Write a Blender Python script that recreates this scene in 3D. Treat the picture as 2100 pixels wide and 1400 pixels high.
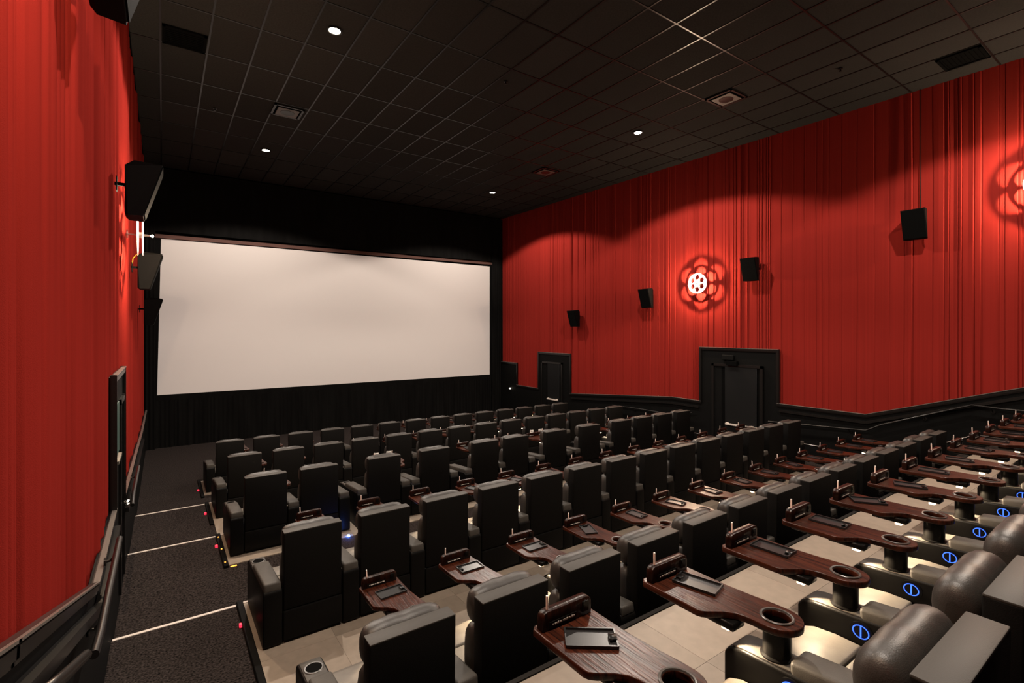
import bpy, bmesh, math, random
from mathutils import Vector, Matrix
random.seed(7)
PI = math.pi
ZO = 3.27                      # eye height above the front floor
for o in list(bpy.data.objects):
    bpy.data.objects.remove(o)
sc = bpy.context.scene
C = sc.collection

# ------------------------------------------------------------------ camera, world, exposure, lights
cam_d = bpy.data.cameras.new('camera'); cam = bpy.data.objects.new('camera', cam_d); C.objects.link(cam)
cam.location = (0, 0, ZO); cam.rotation_euler = (PI/2, 0, -math.radians(35.04))
cam_d.sensor_width = 36; cam_d.lens = 36*1021/2100; cam_d.shift_y = -26/2100; cam_d.clip_start = 0.05
sc.camera = cam
w = bpy.data.worlds.new('world'); sc.world = w; w.use_nodes = True
w.node_tree.nodes['Background'].inputs[0].default_value = (1, .9, .8, 1)
w.node_tree.nodes['Background'].inputs[1].default_value = 0.0
sc.view_settings.view_transform = 'Standard'; sc.view_settings.look = 'None'
sc.view_settings.gamma = 1; sc.view_settings.use_curve_mapping = False
sc.view_settings.exposure = 0.0

CEIL = 4.4 + ZO
TABLE_W = 20
DOWN_W, DOWN_COL = 1350, (1, .87, .75)
BULB_STRENGTH = 54000
LENS_STRENGTH = 9
SCREEN_EMIT = 0.13
DOWN_POS = [(2.07, 13.5), (8.7, 13.5), (2.07, 7.5), (8.7, 7.5), (2.07, 1.5), (8.7, 1.5)]

# ------------------------------------------------------------------ helpers
def obj(name, me, mat=None, parent=None):
    if isinstance(me, bpy.types.Light): mat = None
    o = bpy.data.objects.new(name, me); C.objects.link(o)
    if mat is not None and not me.materials: me.materials.append(mat)
    if parent is not None: o.parent = parent
    return o
def tag(o, label=None, cat=None, group=None, kind=None):
    if label: o['label'] = label
    if cat: o['category'] = cat
    if group: o['group'] = group
    if kind: o['kind'] = kind
    return o
def empty(name, loc, rz=0.0):
    o = bpy.data.objects.new(name, None); C.objects.link(o)
    o.location = loc; o.rotation_euler = (0, 0, rz); o.empty_display_size = .1
    return o
def struct(name, me, mat, parent=None):
    o = obj(name, me, mat, parent)
    if parent is None: o['kind'] = 'structure'
    return o
def mesh(bm, name='m', mat=None, smooth=None):
    me = bpy.data.meshes.new(name)
    bmesh.ops.recalc_face_normals(bm, faces=bm.faces)
    bm.to_mesh(me); bm.free()
    if smooth is not None:
        me.shade_smooth(); me.set_sharp_from_angle(angle=math.radians(smooth))
    if mat: me.materials.append(mat)
    return me
def add_box(bm, x0, x1, y0, y1, z0, z1, bev=0.0, seg=2, rot=None, about=None):
    m = Matrix.Translation(((x0+x1)/2, (y0+y1)/2, (z0+z1)/2)) @ Matrix.Diagonal((x1-x0, y1-y0, z1-z0, 1))
    if rot is not None:
        a = Vector(about or ((x0+x1)/2, (y0+y1)/2, (z0+z1)/2))
        m = Matrix.Translation(a) @ rot @ Matrix.Translation(-a) @ m
    r = bmesh.ops.create_cube(bm, size=1, matrix=m)
    if bev > 0:
        es = list({e for v in r['verts'] for e in v.link_edges})
        bmesh.ops.bevel(bm, geom=es, offset=bev, segments=seg, affect='EDGES', profile=.5)
def box(x0, x1, y0, y1, z0, z1, bev=0.0, seg=2, mat=None, smooth=None):
    bm = bmesh.new(); add_box(bm, x0, x1, y0, y1, z0, z1, bev, seg)
    return mesh(bm, mat=mat, smooth=(40 if bev > 0 and smooth is None else smooth))
def add_cyl(bm, p, r, h, seg=20, axis='Z', r2=None):
    m = Matrix.Translation(p)
    if axis == 'X': m = m @ Matrix.Rotation(PI/2, 4, 'Y')
    if axis == 'Y': m = m @ Matrix.Rotation(PI/2, 4, 'X')
    bmesh.ops.create_cone(bm, cap_ends=True, segments=seg, radius1=r, radius2=r if r2 is None else r2, depth=h, matrix=m)
def prism(bm, pts, x0, x1, bev=0.0, seg=2, axis='X'):
    """polygon in the (y,z) plane pushed from x0 to x1"""
    f = (lambda a, b, t: (t, a, b)) if axis == 'X' else ((lambda a, b, t: (a, t, b)) if axis == 'Y' else (lambda a, b, t: (a, b, t)))
    v0 = [bm.verts.new(f(a, b, x0)) for a, b in pts]; v1 = [bm.verts.new(f(a, b, x1)) for a, b in pts]
    fs = [bm.faces.new(v0), bm.faces.new(v1[::-1])]
    n = len(pts)
    for i in range(n):
        fs.append(bm.faces.new((v0[i], v1[i], v1[(i+1) % n], v0[(i+1) % n])))
    bmesh.ops.recalc_face_normals(bm, faces=fs)
    if bev > 0:
        es = list({e for f_ in fs for e in f_.edges})
        bmesh.ops.bevel(bm, geom=es, offset=bev, segments=seg, affect='EDGES', profile=.5)
def bar(bm, a, b, wd, ht, up=Vector((0, 0, 1))):
    """rectangular bar from a to b; wd across, ht along up"""
    a, b = Vector(a), Vector(b); d = (b-a); L = d.length; d.normalize()
    s = d.cross(up).normalized(); u = s.cross(d)
    m = Matrix((s*1, d*1, u*1)).transposed().to_4x4(); m.translation = (a+b)/2
    bmesh.ops.create_cube(bm, size=1, matrix=m @ Matrix.Diagonal((wd, L, ht, 1)))
def tube(bm, pts, r, seg=8):
    pts = [Vector(p) for p in pts]; rings = []
    for i, p in enumerate(pts):
        d = (pts[min(i+1, len(pts)-1)] - pts[max(i-1, 0)]).normalized()
        s = d.cross(Vector((0, 0, 1)));
        if s.length < 1e-3: s = d.cross(Vector((1, 0, 0)))
        s.normalize(); u = s.cross(d)
        rings.append([bm.verts.new(p + r*(math.cos(k*2*PI/seg)*s + math.sin(k*2*PI/seg)*u)) for k in range(seg)])
    for q in range(len(rings)-1):
        for k in range(seg):
            bm.faces.new((rings[q][k], rings[q][(k+1) % seg], rings[q+1][(k+1) % seg], rings[q+1][k]))
    bm.faces.new(rings[0]); bm.faces.new(rings[-1][::-1])
def lathe(bm, prof, seg=24, c=(0, 0, 0), cap=(True, True)):
    rings = []
    for r, z in prof:
        rings.append([bm.verts.new((c[0]+r*math.cos(k*2*PI/seg), c[1]+r*math.sin(k*2*PI/seg), c[2]+z)) for k in range(seg)])
    for q in range(len(rings)-1):
        for k in range(seg):
            bm.faces.new((rings[q][k], rings[q][(k+1) % seg], rings[q+1][(k+1) % seg], rings[q+1][k]))
    if cap[0]: bm.faces.new(rings[0])
    if cap[1]: bm.faces.new(rings[-1][::-1])
def plate(outlines, thick, bev=0.0, mat=None):
    """flat plate in XY with holes, centred on z=0"""
    cu = bpy.data.curves.new('c', 'CURVE'); cu.dimensions = '2D'; cu.fill_mode = 'BOTH'
    cu.extrude = thick/2 - bev; cu.bevel_depth = bev; cu.bevel_resolution = 1
    for pts in outlines:
        s = cu.splines.new('POLY'); s.points.add(len(pts)-1); s.use_cyclic_u = True
        for p, q in zip(s.points, pts): p.co = (q[0], q[1], 0, 1)
    o = bpy.data.objects.new('c', cu); C.objects.link(o)
    dg = bpy.context.evaluated_depsgraph_get(); dg.update()
    me = bpy.data.meshes.new_from_object(o.evaluated_get(dg))
    bpy.data.objects.remove(o); bpy.data.curves.remove(cu)
    me.materials.clear()
    if mat: me.materials.append(mat)
    return me
def circle(cx, cy, r, n=24):
    return [(cx+r*math.cos(2*PI*k/n), cy+r*math.sin(2*PI*k/n)) for k in range(n)]
def rounded(pts, r, n=4):
    out = []; N = len(pts)
    for i in range(N):
        p = Vector(pts[i]); a = (Vector(pts[i-1])-p); b = (Vector(pts[(i+1) % N])-p)
        rr = min(r, a.length*.45, b.length*.45)
        A = p+a.normalized()*rr; B = p+b.normalized()*rr
        for k in range(n+1):
            t = k/n; q = (1-t)**2*A + 2*t*(1-t)*p + t*t*B; out.append((q.x, q.y))
    return out
def cushion(bm, prof, x0, x1, nx=14, sharp=6, wr=.004, seed=1):
    """rounded bolster: closed (y,z) loop swept along x, pinched at its ends, slightly wrinkled"""
    rnd = random.Random(seed); cy = sum(p[0] for p in prof)/len(prof); cz = sum(p[1] for p in prof)/len(prof)
    ph = [rnd.uniform(0, 6.28) for _ in range(4)]; rings = []
    for i in range(nx+1):
        t = -math.cos(PI*i/nx); t = max(-.995, min(.995, t*1.0)); x = (x0+x1)/2 + (x1-x0)/2*t
        s = (1-abs(t)**sharp)**.35
        ring = []
        for k, (y, z) in enumerate(prof):
            a = 2*PI*k/len(prof)
            n = wr*(math.sin(9*t+ph[0]+2*a)+.7*math.sin(17*t+ph[1]-a*3)+.5*math.sin(31*t+ph[2]+a))
            f = s + n/.1
            ring.append(bm.verts.new((x, cy+(y-cy)*f, cz+(z-cz)*f)))
        rings.append(ring)
    m = len(prof)
    for q in range(nx):
        for k in range(m):
            bm.faces.new((rings[q][k], rings[q][(k+1) % m], rings[q+1][(k+1) % m], rings[q+1][k]))
    bm.faces.new(rings[0]); bm.faces.new(rings[-1][::-1])
def oval(cy, cz, ry, rz, n=18, p=2.4):
    out = []
    for k in range(n):
        a = 2*PI*k/n; c_, s_ = math.cos(a), math.sin(a)
        out.append((cy+ry*math.copysign(abs(c_)**(2/p), c_), cz+rz*math.copysign(abs(s_)**(2/p), s_)))
    return out

# ------------------------------------------------------------------ materials
def mat(name, col, rough=.5, metal=0.0, spec=.5, emit=None, es=0.0, noise=None, bump=None, rand=0.0, coat=0.0):
    m = bpy.data.materials.new(name); m.use_nodes = True; nt = m.node_tree; b = nt.nodes['Principled BSDF']
    b.inputs['Base Color'].default_value = (*col, 1); b.inputs['Roughness'].default_value = rough
    b.inputs['Metallic'].default_value = metal; b.inputs['Specular IOR Level'].default_value = spec
    if coat: b.inputs['Coat Weight'].default_value = coat; b.inputs['Coat Roughness'].default_value = .15
    if emit: b.inputs['Emission Color'].default_value = (*emit, 1); b.inputs['Emission Strength'].default_value = es
    tc = nt.nodes.new('ShaderNodeTexCoord'); last = None
    if noise:
        sc_, amt, stretch = noise
        mp = nt.nodes.new('ShaderNodeMapping'); mp.inputs['Scale'].default_value = stretch
        nz = nt.nodes.new('ShaderNodeTexNoise'); nz.inputs['Scale'].default_value = sc_; nz.inputs['Detail'].default_value = 4
        nt.links.new(tc.outputs['Object'], mp.inputs[0]); nt.links.new(mp.outputs[0], nz.inputs['Vector'])
        mx = nt.nodes.new('ShaderNodeMix'); mx.data_type = 'RGBA'
        mr = nt.nodes.new('ShaderNodeMapRange'); mr.inputs[1].default_value = .3; mr.inputs[2].default_value = .7
        nt.links.new(nz.outputs[0], mr.inputs[0]); nt.links.new(mr.outputs[0], mx.inputs[0])
        mx.inputs[6].default_value = (*[c*(1-amt) for c in col], 1); mx.inputs[7].default_value = (*[min(1, c*(1+amt)) for c in col], 1)
        last = mx.outputs[2]
    if rand:
        oi = nt.nodes.new('ShaderNodeObjectInfo'); hs = nt.nodes.new('ShaderNodeHueSaturation')
        mr = nt.nodes.new('ShaderNodeMapRange'); mr.inputs[3].default_value = 1-rand; mr.inputs[4].default_value = 1+rand
        nt.links.new(oi.outputs['Random'], mr.inputs[0]); nt.links.new(mr.outputs[0], hs.inputs['Value'])
        if last is not None: nt.links.new(last, hs.inputs['Color'])
        else: hs.inputs['Color'].default_value = (*col, 1)
        last = hs.outputs[0]
    if last is not None: nt.links.new(last, b.inputs['Base Color'])
    if bump:
        bs, bd = bump
        nz2 = nt.nodes.new('ShaderNodeTexNoise'); nz2.inputs['Scale'].default_value = bs; nz2.inputs['Detail'].default_value = 3
        bp = nt.nodes.new('ShaderNodeBump'); bp.inputs['Strength'].default_value = bd; bp.inputs['Distance'].default_value = .01
        nt.links.new(tc.outputs['Object'], nz2.inputs['Vector']); nt.links.new(nz2.outputs[0], bp.inputs['Height'])
        nt.links.new(bp.outputs[0], b.inputs['Normal'])
    return m
M = {}
M['red'] = mat('red_drape', (.160, .0130, .0098), 1.0, spec=.0, noise=(30, .07, (1, 1, .01)), bump=(260, .2))
M['black_drape'] = mat('black_drape', (.0032, .0031, .003), .95, spec=.04, noise=(8, .3, (1, 1, .1)))
M['wainscot'] = mat('wainscot_black', (.0022, .0022, .0021), .65, spec=.07, noise=(12, .2, (1, 1, 1)))
M['trim'] = mat('trim_gloss_black', (.0050, .0045, .0042), .30, spec=.30)
M['tile_ceil'] = mat('ceiling_tile_black', (.0155, .0145, .0137), .95, spec=.1, noise=(40, .25, (1, 1, 1)), rand=.12)
M['tbar'] = mat('ceiling_grid_dark', (.0045, .0042, .004), .3, spec=.22)
M['carpet'] = mat('dark_carpet', (.017, .0135, .0125), 1.0, spec=.03, noise=(55, .95, (1, 1, 1)), bump=(140, .2))
M['vinyl'] = mat('beige_vinyl_tile', (.178, .147, .116), .45, spec=.2, noise=(14, .08, (1, 1, 1)), rand=.18)
M['leather'] = mat('taupe_leather', (.040, .036, .031), .55, spec=.25, noise=(20, .12, (1, 1, 1)), bump=(260, .12))
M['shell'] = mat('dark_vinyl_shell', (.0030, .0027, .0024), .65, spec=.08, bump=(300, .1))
M['arm'] = mat('dark_arm_vinyl', (.0026, .0024, .0022), .45, spec=.10)
M['seat'] = mat('lit_seat_leather', (.115, .104, .090), .5, spec=.25, noise=(20, .1, (1, 1, 1)), bump=(260, .12))  # same leather as the pads, lightened to paint in the light on seats
M['lip'] = mat('trim_lip_highlight', (.10, .088, .078), .25, spec=.6)  # pale colour paints the highlight along the moulding's upper edge
M['cap'] = mat('lit_shell_top', (.030, .0275, .024), .55, spec=.25, bump=(300, .1))  # shell top made paler in colour to carry light on upward faces
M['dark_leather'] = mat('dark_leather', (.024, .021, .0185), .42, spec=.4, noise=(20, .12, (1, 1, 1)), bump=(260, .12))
M['plastic'] = mat('black_plastic', (.0035, .0033, .003), .32, spec=.16)
M['rim'] = mat('grey_cup_rim', (.045, .04, .036), .3, spec=.5)
M['hole'] = mat('cup_dark', (.003, .003, .003), .9, spec=.02)
M['blue'] = mat('blue_led', (.02, .05, .3), .4, emit=(.035, .13, 1), es=2.4)
M['lens'] = mat('lamp_lens', (1, .9, .7), .4, emit=(1, .72, .42), es=LENS_STRENGTH)
M['down'] = mat('downlight_lens', (1, .9, .8), .4, emit=(1, .86, .68), es=60)
M['bulb'] = mat('bulb_glow', (1, .9, .8), .4, emit=(1, .74, .50), es=BULB_STRENGTH)
M['metal'] = mat('brushed_metal', (.55, .5, .45), .35, metal=1)
M['reel'] = mat('pale_reel_paint', (.75, .70, .64), .45)
M['nosing'] = mat('pale_nosing', (.46, .41, .37), .5)
M['speaker'] = mat('speaker_black', (.0024, .0023, .0022), .7, spec=.08)
M['speaker_grey'] = mat('speaker_grey', (.13, .115, .102), .6, spec=.3)
M['grille'] = mat('speaker_grille', (.0020, .0020, .0019), .9, spec=.04)
M['screen'] = mat('screen_white', (.385, .360, .345), .9, spec=.1, emit=(1, .83, .745), es=SCREEN_EMIT)  # weak added glow in place of light thrown on the blank screen
M['mask_top'] = mat('top_mask_cloth', (.075, .040, .034), .9, spec=.1)
M['white'] = mat('white_card', (.8, .78, .74), .6)
M['pencil'] = mat('pencil_paint', (.85, .66, .58), .5)
M['kerb'] = mat('kerb_black', (.012, .011, .010), .9, spec=.05)
M['red_led'] = mat('red_led', (.3, .01, .02), .4, emit=(1, .02, .05), es=2.2)
M['orange_led'] = mat('orange_led', (.5, .2, .02), .4, emit=(1, .30, .04), es=3.2)
M['white_led'] = mat('white_led', (.8, .7, .6), .4, emit=(1, .85, .65), es=8)
M['blue_spot'] = mat('blue_spot', (.1, .2, .8), .4, emit=(.06, .2, 1), es=160)
M['void'] = mat('void_black', (.003, .003, .003), 1, spec=0)
M['vent'] = mat('vent_grey', (.06, .05, .045), .5)
M['door'] = mat('door_dark', (.0036, .0037, .0039), .55, spec=.14)
M['teal'] = mat('teal_sign', (.045, .085, .075), .3)
M['print'] = mat('pale_print', (.65, .6, .55), .6)
M['yellow'] = mat('yellow_wire', (.6, .35, .03), .5)

def wood(kf=1.0):
    m = bpy.data.materials.new('dark_red_wood'); m.use_nodes = True; nt = m.node_tree; b = nt.nodes['Principled BSDF']
    tc = nt.nodes.new('ShaderNodeTexCoord'); oi = nt.nodes.new('ShaderNodeObjectInfo')
    mp = nt.nodes.new('ShaderNodeMapping'); mp.inputs['Scale'].default_value = (38, 2.0, 8)
    ad = nt.nodes.new('ShaderNodeVectorMath'); ad.operation = 'ADD'
    nt.links.new(tc.outputs['Object'], ad.inputs[0]); nt.links.new(oi.outputs['Location'], ad.inputs[1])
    nt.links.new(ad.outputs[0], mp.inputs[0])
    nz = nt.nodes.new('ShaderNodeTexNoise'); nz.inputs['Scale'].default_value = 2.2; nz.inputs['Detail'].default_value = 6; nz.inputs['Distortion'].default_value = .6
    nt.links.new(mp.outputs[0], nz.inputs['Vector'])
    cr = nt.nodes.new('ShaderNodeValToRGB'); e = cr.color_ramp.elements
    e[0].position = .33; e[0].color = (.005*kf, .0016*kf, .0010*kf, 1); e[1].position = .62; e[1].color = (.044*kf, .0105*kf, .0045*kf, 1)
    x = cr.color_ramp.elements.new(.48); x.color = (.025*kf, .0062*kf, .0029*kf, 1)
    nt.links.new(nz.outputs[0], cr.inputs[0]); nt.links.new(cr.outputs[0], b.inputs['Base Color'])
    b.inputs['Roughness'].default_value = .30; b.inputs['Specular IOR Level'].default_value = .2
    bp = nt.nodes.new('ShaderNodeBump'); bp.inputs['Strength'].default_value = .55; bp.inputs['Distance'].default_value = .004
    nt.links.new(nz.outputs[0], bp.inputs['Height']); nt.links.new(bp.outputs[0], b.inputs['Normal'])
    return m
M['wood'] = wood(); M['wood_shaded'] = wood(.38); M['wood_shaded'].name = 'shaded_board_wood'  # board copy of the wood, darkened as shade on faces turned from light

# ------------------------------------------------------------------ downlights (lamps of the room)
def downlights():
    bm = bmesh.new(); lathe(bm, [(.075, 0), (.105, 0), (.11, -.012), (.085, -.014), (.08, .06), (.075, .06)], 28); rim = mesh(bm, smooth=40)
    bm = bmesh.new(); add_cyl(bm, (0, 0, -.004), .08, .006, 28); lens = mesh(bm)
    ld = bpy.data.lights.new('downlight_beam', 'SPOT'); ld.energy = DOWN_W; ld.color = DOWN_COL
    ld.spot_size = math.radians(138); ld.spot_blend = .16; ld.shadow_soft_size = .05
    nm = ['far left', 'far right', 'middle left', 'middle right', 'near left', 'near right']
    for i, (x, y) in enumerate(DOWN_POS):
        t = empty('downlight', (x, y, CEIL-.008))
        side = ['left', 'right'][i % 2]
        tag(t, ['round ceiling downlight nearest the screen on the left side of the ceiling', 'round ceiling downlight nearest the screen on the right side of the ceiling',
                'large bright round ceiling downlight at the left, above the middle rows', 'round ceiling downlight at the right, near the red wall above the wall sconce',
                'round ceiling downlight straight above the nearest seats on the left, out of view', 'round ceiling downlight above the nearest seats on the right, out of view'][i], 'light', 'round downlights in the ceiling')
        obj('lamp_rim', rim, M['tbar'], t); obj('lamp_lens', lens, M['down'], t)
        l = bpy.data.objects.new('lamp_beam', ld); C.objects.link(l); l.parent = t; l.location = (0, 0, -.03)
downlights()

# ------------------------------------------------------------------ floors
XL, XR0, XR1 = -.39, 11.15, 11.45
def xr(y): return XR0 + (XR1-XR0)*(16.6-y)/(16.6-1.85)
# level of each tier: floor height and its front edge
LV = [(-1.875, -5.0, 2.15), (-2.60, 2.15, 3.48), (-2.78, 3.48, 5.69), (-2.91, 5.69, 8.10), (-3.085, 8.10, 10.28), (-3.27, 10.28, 17.2)]
bm = bmesh.new(); pts = []
for z, y0, y1 in LV: pts += [(y0, z+ZO), (y1, z+ZO)]
pts += [(17.2, -.3), (-5, -.3)]
prism(bm, pts, XL-.3, 11.9)
floor = struct('floor', mesh(bm), M['carpet'])
# beige tiles laid on the seating part of every tier
tilecache = {}
def tile_rows(y0, y1, z, n, x0=.665, x1=10.42, cw=.61):
    d = (y1-y0)/n; nx = round((x1-x0)/cw); wx = (x1-x0)/nx; key = (round(d, 3), round(wx, 3))
    if key not in tilecache:
        tilecache[key] = box(-wx/2+.0008, wx/2-.0008, -d/2+.0008, d/2-.0008, 0, .012, mat=M['vinyl'])
    for j in range(n):
        for i in range(nx):
            o = obj('floor_tile', tilecache[key], None, floor); o.location = (x0+wx*(i+.5), y0+d*(j+.5), z+ZO)
tile_rows(.25, 2.125, -1.875, 4)
tile_rows(3.50, 5.665, -2.78, 4)
tile_rows(7.00, 8.075, -2.91, 2)
tile_rows(8.12, 10.25, -3.085, 3)
tile_rows(11.45, 12.55, -3.27, 2)
# extra tread steps in the aisles where the last tier climbs
bm = bmesh.new()
for k in range(3):
    z = -2.60+.18*(k+1); y = 2.15+.33*(3-k)
    for a, b in ((XL-.2, .60), (10.45, 11.7)): add_box(bm, a, b, 2.14, y, -2.62+ZO, z+ZO)
struct('floor_step', mesh(bm), M['carpet'])
# pale nosing strips across the aisles, edging strip along the nearest tier
n = 0
for z, y0, y1 in LV[1:5]:
    n += 1
    bm = bmesh.new(); add_box(bm, XL+.02, .60, y1-.028, y1+.006, z+ZO-.004, z+ZO+.006); add_box(bm, 10.47, 11.2, y1-.028, y1+.006, z+ZO-.004, z+ZO+.006)
    if n > 1: add_box(bm, .665, .735, y1-.024, y1+.008, z+ZO-.004, z+ZO+.016)
    struct('trim_%d' % n, mesh(bm), M['nosing'])
bm = bmesh.new(); add_box(bm, .665, 10.42, 2.127, 2.158, -1.90+ZO, -1.857+ZO); struct('trim_5', mesh(bm), M['kerb'])
# kerbs between aisle and seats
n = 5
for (z, a, b) in ((-2.78, 3.5, 5.70), (-2.91, 6.95, 8.11), (-3.085, 9.1, 10.29), (-3.27, 11.3, 12.6)):
    for x in (.605, 10.425):
        n += 1; struct('trim_%d' % n, box(x, x+.055, a, b, z+ZO-.005, z+ZO+.035, .006, 1), M['wainscot'])

# ------------------------------------------------------------------ ceiling
bm = bmesh.new(); add_box(bm, XL-.6, 12.2, -5, 17.3, CEIL+.05, CEIL+.15)
ceiling = struct('ceiling', mesh(bm), M['void'])
GX = [.578+.6096*k for k in range(-2, 19)]; GY = [3.32+1.2*k for k in range(-4, 12)]
tm = box(-.6096/2+.009, .6096/2-.009, -.6+.009, .6-.009, 0, .02, mat=M['tile_ceil'])
holes = [(.27, 9.03), (10.64, 2.42)]
def cut(x0, x1, lo, hi): return max(x0, lo), min(x1, hi)
edge_tiles = {}
for i in range(len(GX)-1):
    for j in range(len(GY)-1):
        cx, cy = (GX[i]+GX[i+1])/2, (GY[j]+GY[j+1])/2
        if cy < -.6 or cy > 17.0: continue
        x0, x1 = max(GX[i], XL-.02), min(GX[i+1], xr(cy)+.02)
        if x1-x0 < .05: continue
        if x1-x0 > .6: me = tm
        else:
            cxx = (x0+x1)/2; me = box(x0-cxx+.009, x1-cxx-.009, -.591, .591, 0, .02, mat=M['tile_ceil']); cx = cxx
        o = obj('ceiling_tile', me, None, ceiling); o.location = (cx, cy, CEIL+.004)
def gridbar(a, b):
    bm = bmesh.new(); bar(bm, a, b, .024, .008); return obj('grid_bar', mesh(bm), M['tbar'], ceiling)
for x in GX[1:]:
    if XL < x < 11.4: gridbar((x, -1.4, CEIL), (x, 17.2, CEIL))
for y in GY[1:]:
    if y < 17.2: gridbar((XL, y, CEIL+.0005), (xr(y), y, CEIL+.0005))

def vent(x, y, s, label, dark):
    t = empty('ceiling_vent', (x, y, CEIL-.006)); tag(t, label, 'vent')
    bm = bmesh.new(); h = s/2
    for a in (((-h, -h+.02, -.012), (h, -h+.02, -.012)), ((-h, h-.02, -.012), (h, h-.02, -.012)), ((-h+.02, -h, -.012), (-h+.02, h, -.012)), ((h-.02, -h, -.012), (h-.02, h, -.012))):
        bar(bm, a[0], a[1], .04, .02)
    obj('frame', mesh(bm), M['void' if dark else 'tbar'], t)
    if dark:
        for k in range(9):
            yy = -h+.06+k*(s-.12)/8
            bm = bmesh.new(); bar(bm, (-h+.04, yy, -.006), (h-.04, yy, -.006), .012, .012); obj('grille_slat', mesh(bm), M['void'], t)
        obj('backing', box(-h+.03, h-.03, -h+.03, h-.03, -.003, .001), M['void'], t)
    else:
        obj('face_plate', box(-h*.72, h*.72, -h*.72, h*.72, -.035, -.028, .004, 1), M['vent'], t)
        obj('backing', box(-h+.03, h-.03, -h+.03, h-.03, -.004, .001), M['void'], t)
        bm = bmesh.new(); lathe(bm, [(.13, -.036), (.13, -.04), (.06, -.043), (.02, -.043)], 24); obj('damper_disc', mesh(bm, smooth=40), M['tbar'], t)
vent(.27, 9.03, .56, 'black square return air grille in the ceiling by the left wall', True)
vent(10.64, 2.42, .56, 'black square return air grille in the ceiling by the right wall', True)
vent(2.06, 10.85, .55, 'square ceiling diffuser with grey face plate, left of the middle of the ceiling', False)
vent(8.78, 5.42, .55, 'square ceiling diffuser with reddish lit face plate, near the top right', False)
vent(8.75, 10.85, .55, 'dim square ceiling diffuser farthest right, toward the screen', False)
for (x, y, l) in ((4.99, 7.31, 'tiny sprinkler head near the middle of the ceiling'), (9.37, 3.7, 'tiny sprinkler head in the ceiling toward the upper right'), (.85, 11.54, 'tiny sprinkler head in the ceiling left of the grey diffuser')):
    bm = bmesh.new(); lathe(bm, [(.035, 0), (.035, -.008), (.012, -.012), (.012, -.04), (.022, -.044), (.022, -.048)], 16)
    o = obj('sprinkler_head', mesh(bm, smooth=40), M['tbar']); o.location = (x, y, CEIL-.006); tag(o, l, 'sprinkler', 'sprinkler heads in the ceiling')

# ------------------------------------------------------------------ red draped walls
def drape_wall(name, xf, sgn, y0, y1, seed, soft):
    """pleated cloth stretched on the wall; sgn points into the room"""
    rnd = random.Random(seed); prof = []; y = y0
    while y < y1:
        wide = 2.9 < y < 5.9 or 9.6 < y < 11.6
        wd = (rnd.choice([.24, .27, .30, .12]) if wide else rnd.choice([.05, .07, .09, .12, .16, .22])) if not soft else rnd.choice([.05, .06, .08, .10, .14, .2, .28])
        flat = wd > .2
        dpt = rnd.uniform(.004, .012) if flat else rnd.uniform(.008, .03)
        if soft:
            dpt = rnd.uniform(.016, .055)*min(1, wd/.09); n_ = 8; sk = rnd.uniform(.7, 1.6)
            for k in range(n_): prof.append((y+wd*k/n_, dpt*math.sin(PI*(k/n_)**sk)**1.2 if k else 0))
        else:
            prof.append((y, .0)); prof.append((y+.012, dpt))
            if flat:
                prof.append((y+wd*.5, dpt*.95)); prof.append((y+wd-.02, dpt*.8))
            else:
                prof.append((y+wd*.5, dpt*rnd.uniform(.4, 1))); prof.append((y+wd-.010, dpt*rnd.uniform(.2, .8)))
        y += wd
    bm = bmesh.new(); zs = [-.1, 2.2, 4.4, 6.2, CEIL+.03]; cols = []
    for (yy, dd) in prof:
        col = []
        for iz, z in enumerate(zs):
            j = .005*math.sin(yy*1.7+iz*2.1)
            col.append(bm.verts.new((xf(yy)+sgn*(dd-(.055 if soft else .014)), yy+j, z)))
        cols.append(col)
    for a, b in zip(cols, cols[1:]):
        for k in range(len(zs)-1): bm.faces.new((a[k], b[k], b[k+1], a[k+1]))
    me = bpy.data.meshes.new(name); bm.normal_update(); bm.to_mesh(me); bm.free()
    if soft: me.shade_smooth(); me.set_sharp_from_angle(angle=math.radians(35))
    return me
wr_ = struct('wall_right', drape_wall('wall_right', xr, -1, -4.9, 16.9, 3, False), M['red'])
wl_ = struct('wall_left', drape_wall('wall_left', lambda y: XL, 1, -4.9, 16.9, 5, True), M['red'])
bm = bmesh.new(); add_box(bm, XL-.33, XL-.13, -5, 17.3, -.2, CEIL+.1); obj('wall_backing', mesh(bm), M['void'], wl_)
bm = bmesh.new(); prism(bm, [(xr(-5)+.03, -5), (xr(17.3)+.03, 17.3), (xr(17.3)+.4, 17.3), (xr(-5)+.4, -5)], -.2, CEIL+.1, axis='Z'); obj('wall_backing', mesh(bm), M['void'], wr_)
struct('wall_front', box(XL-.3, 12.2, 17.15, 17.3, -.3, CEIL+.1), M['void'])
struct('wall_back', box(XL-.3, 12.2, -5.1, -5.0, -.3, CEIL+.1), M['black_drape'])

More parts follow.
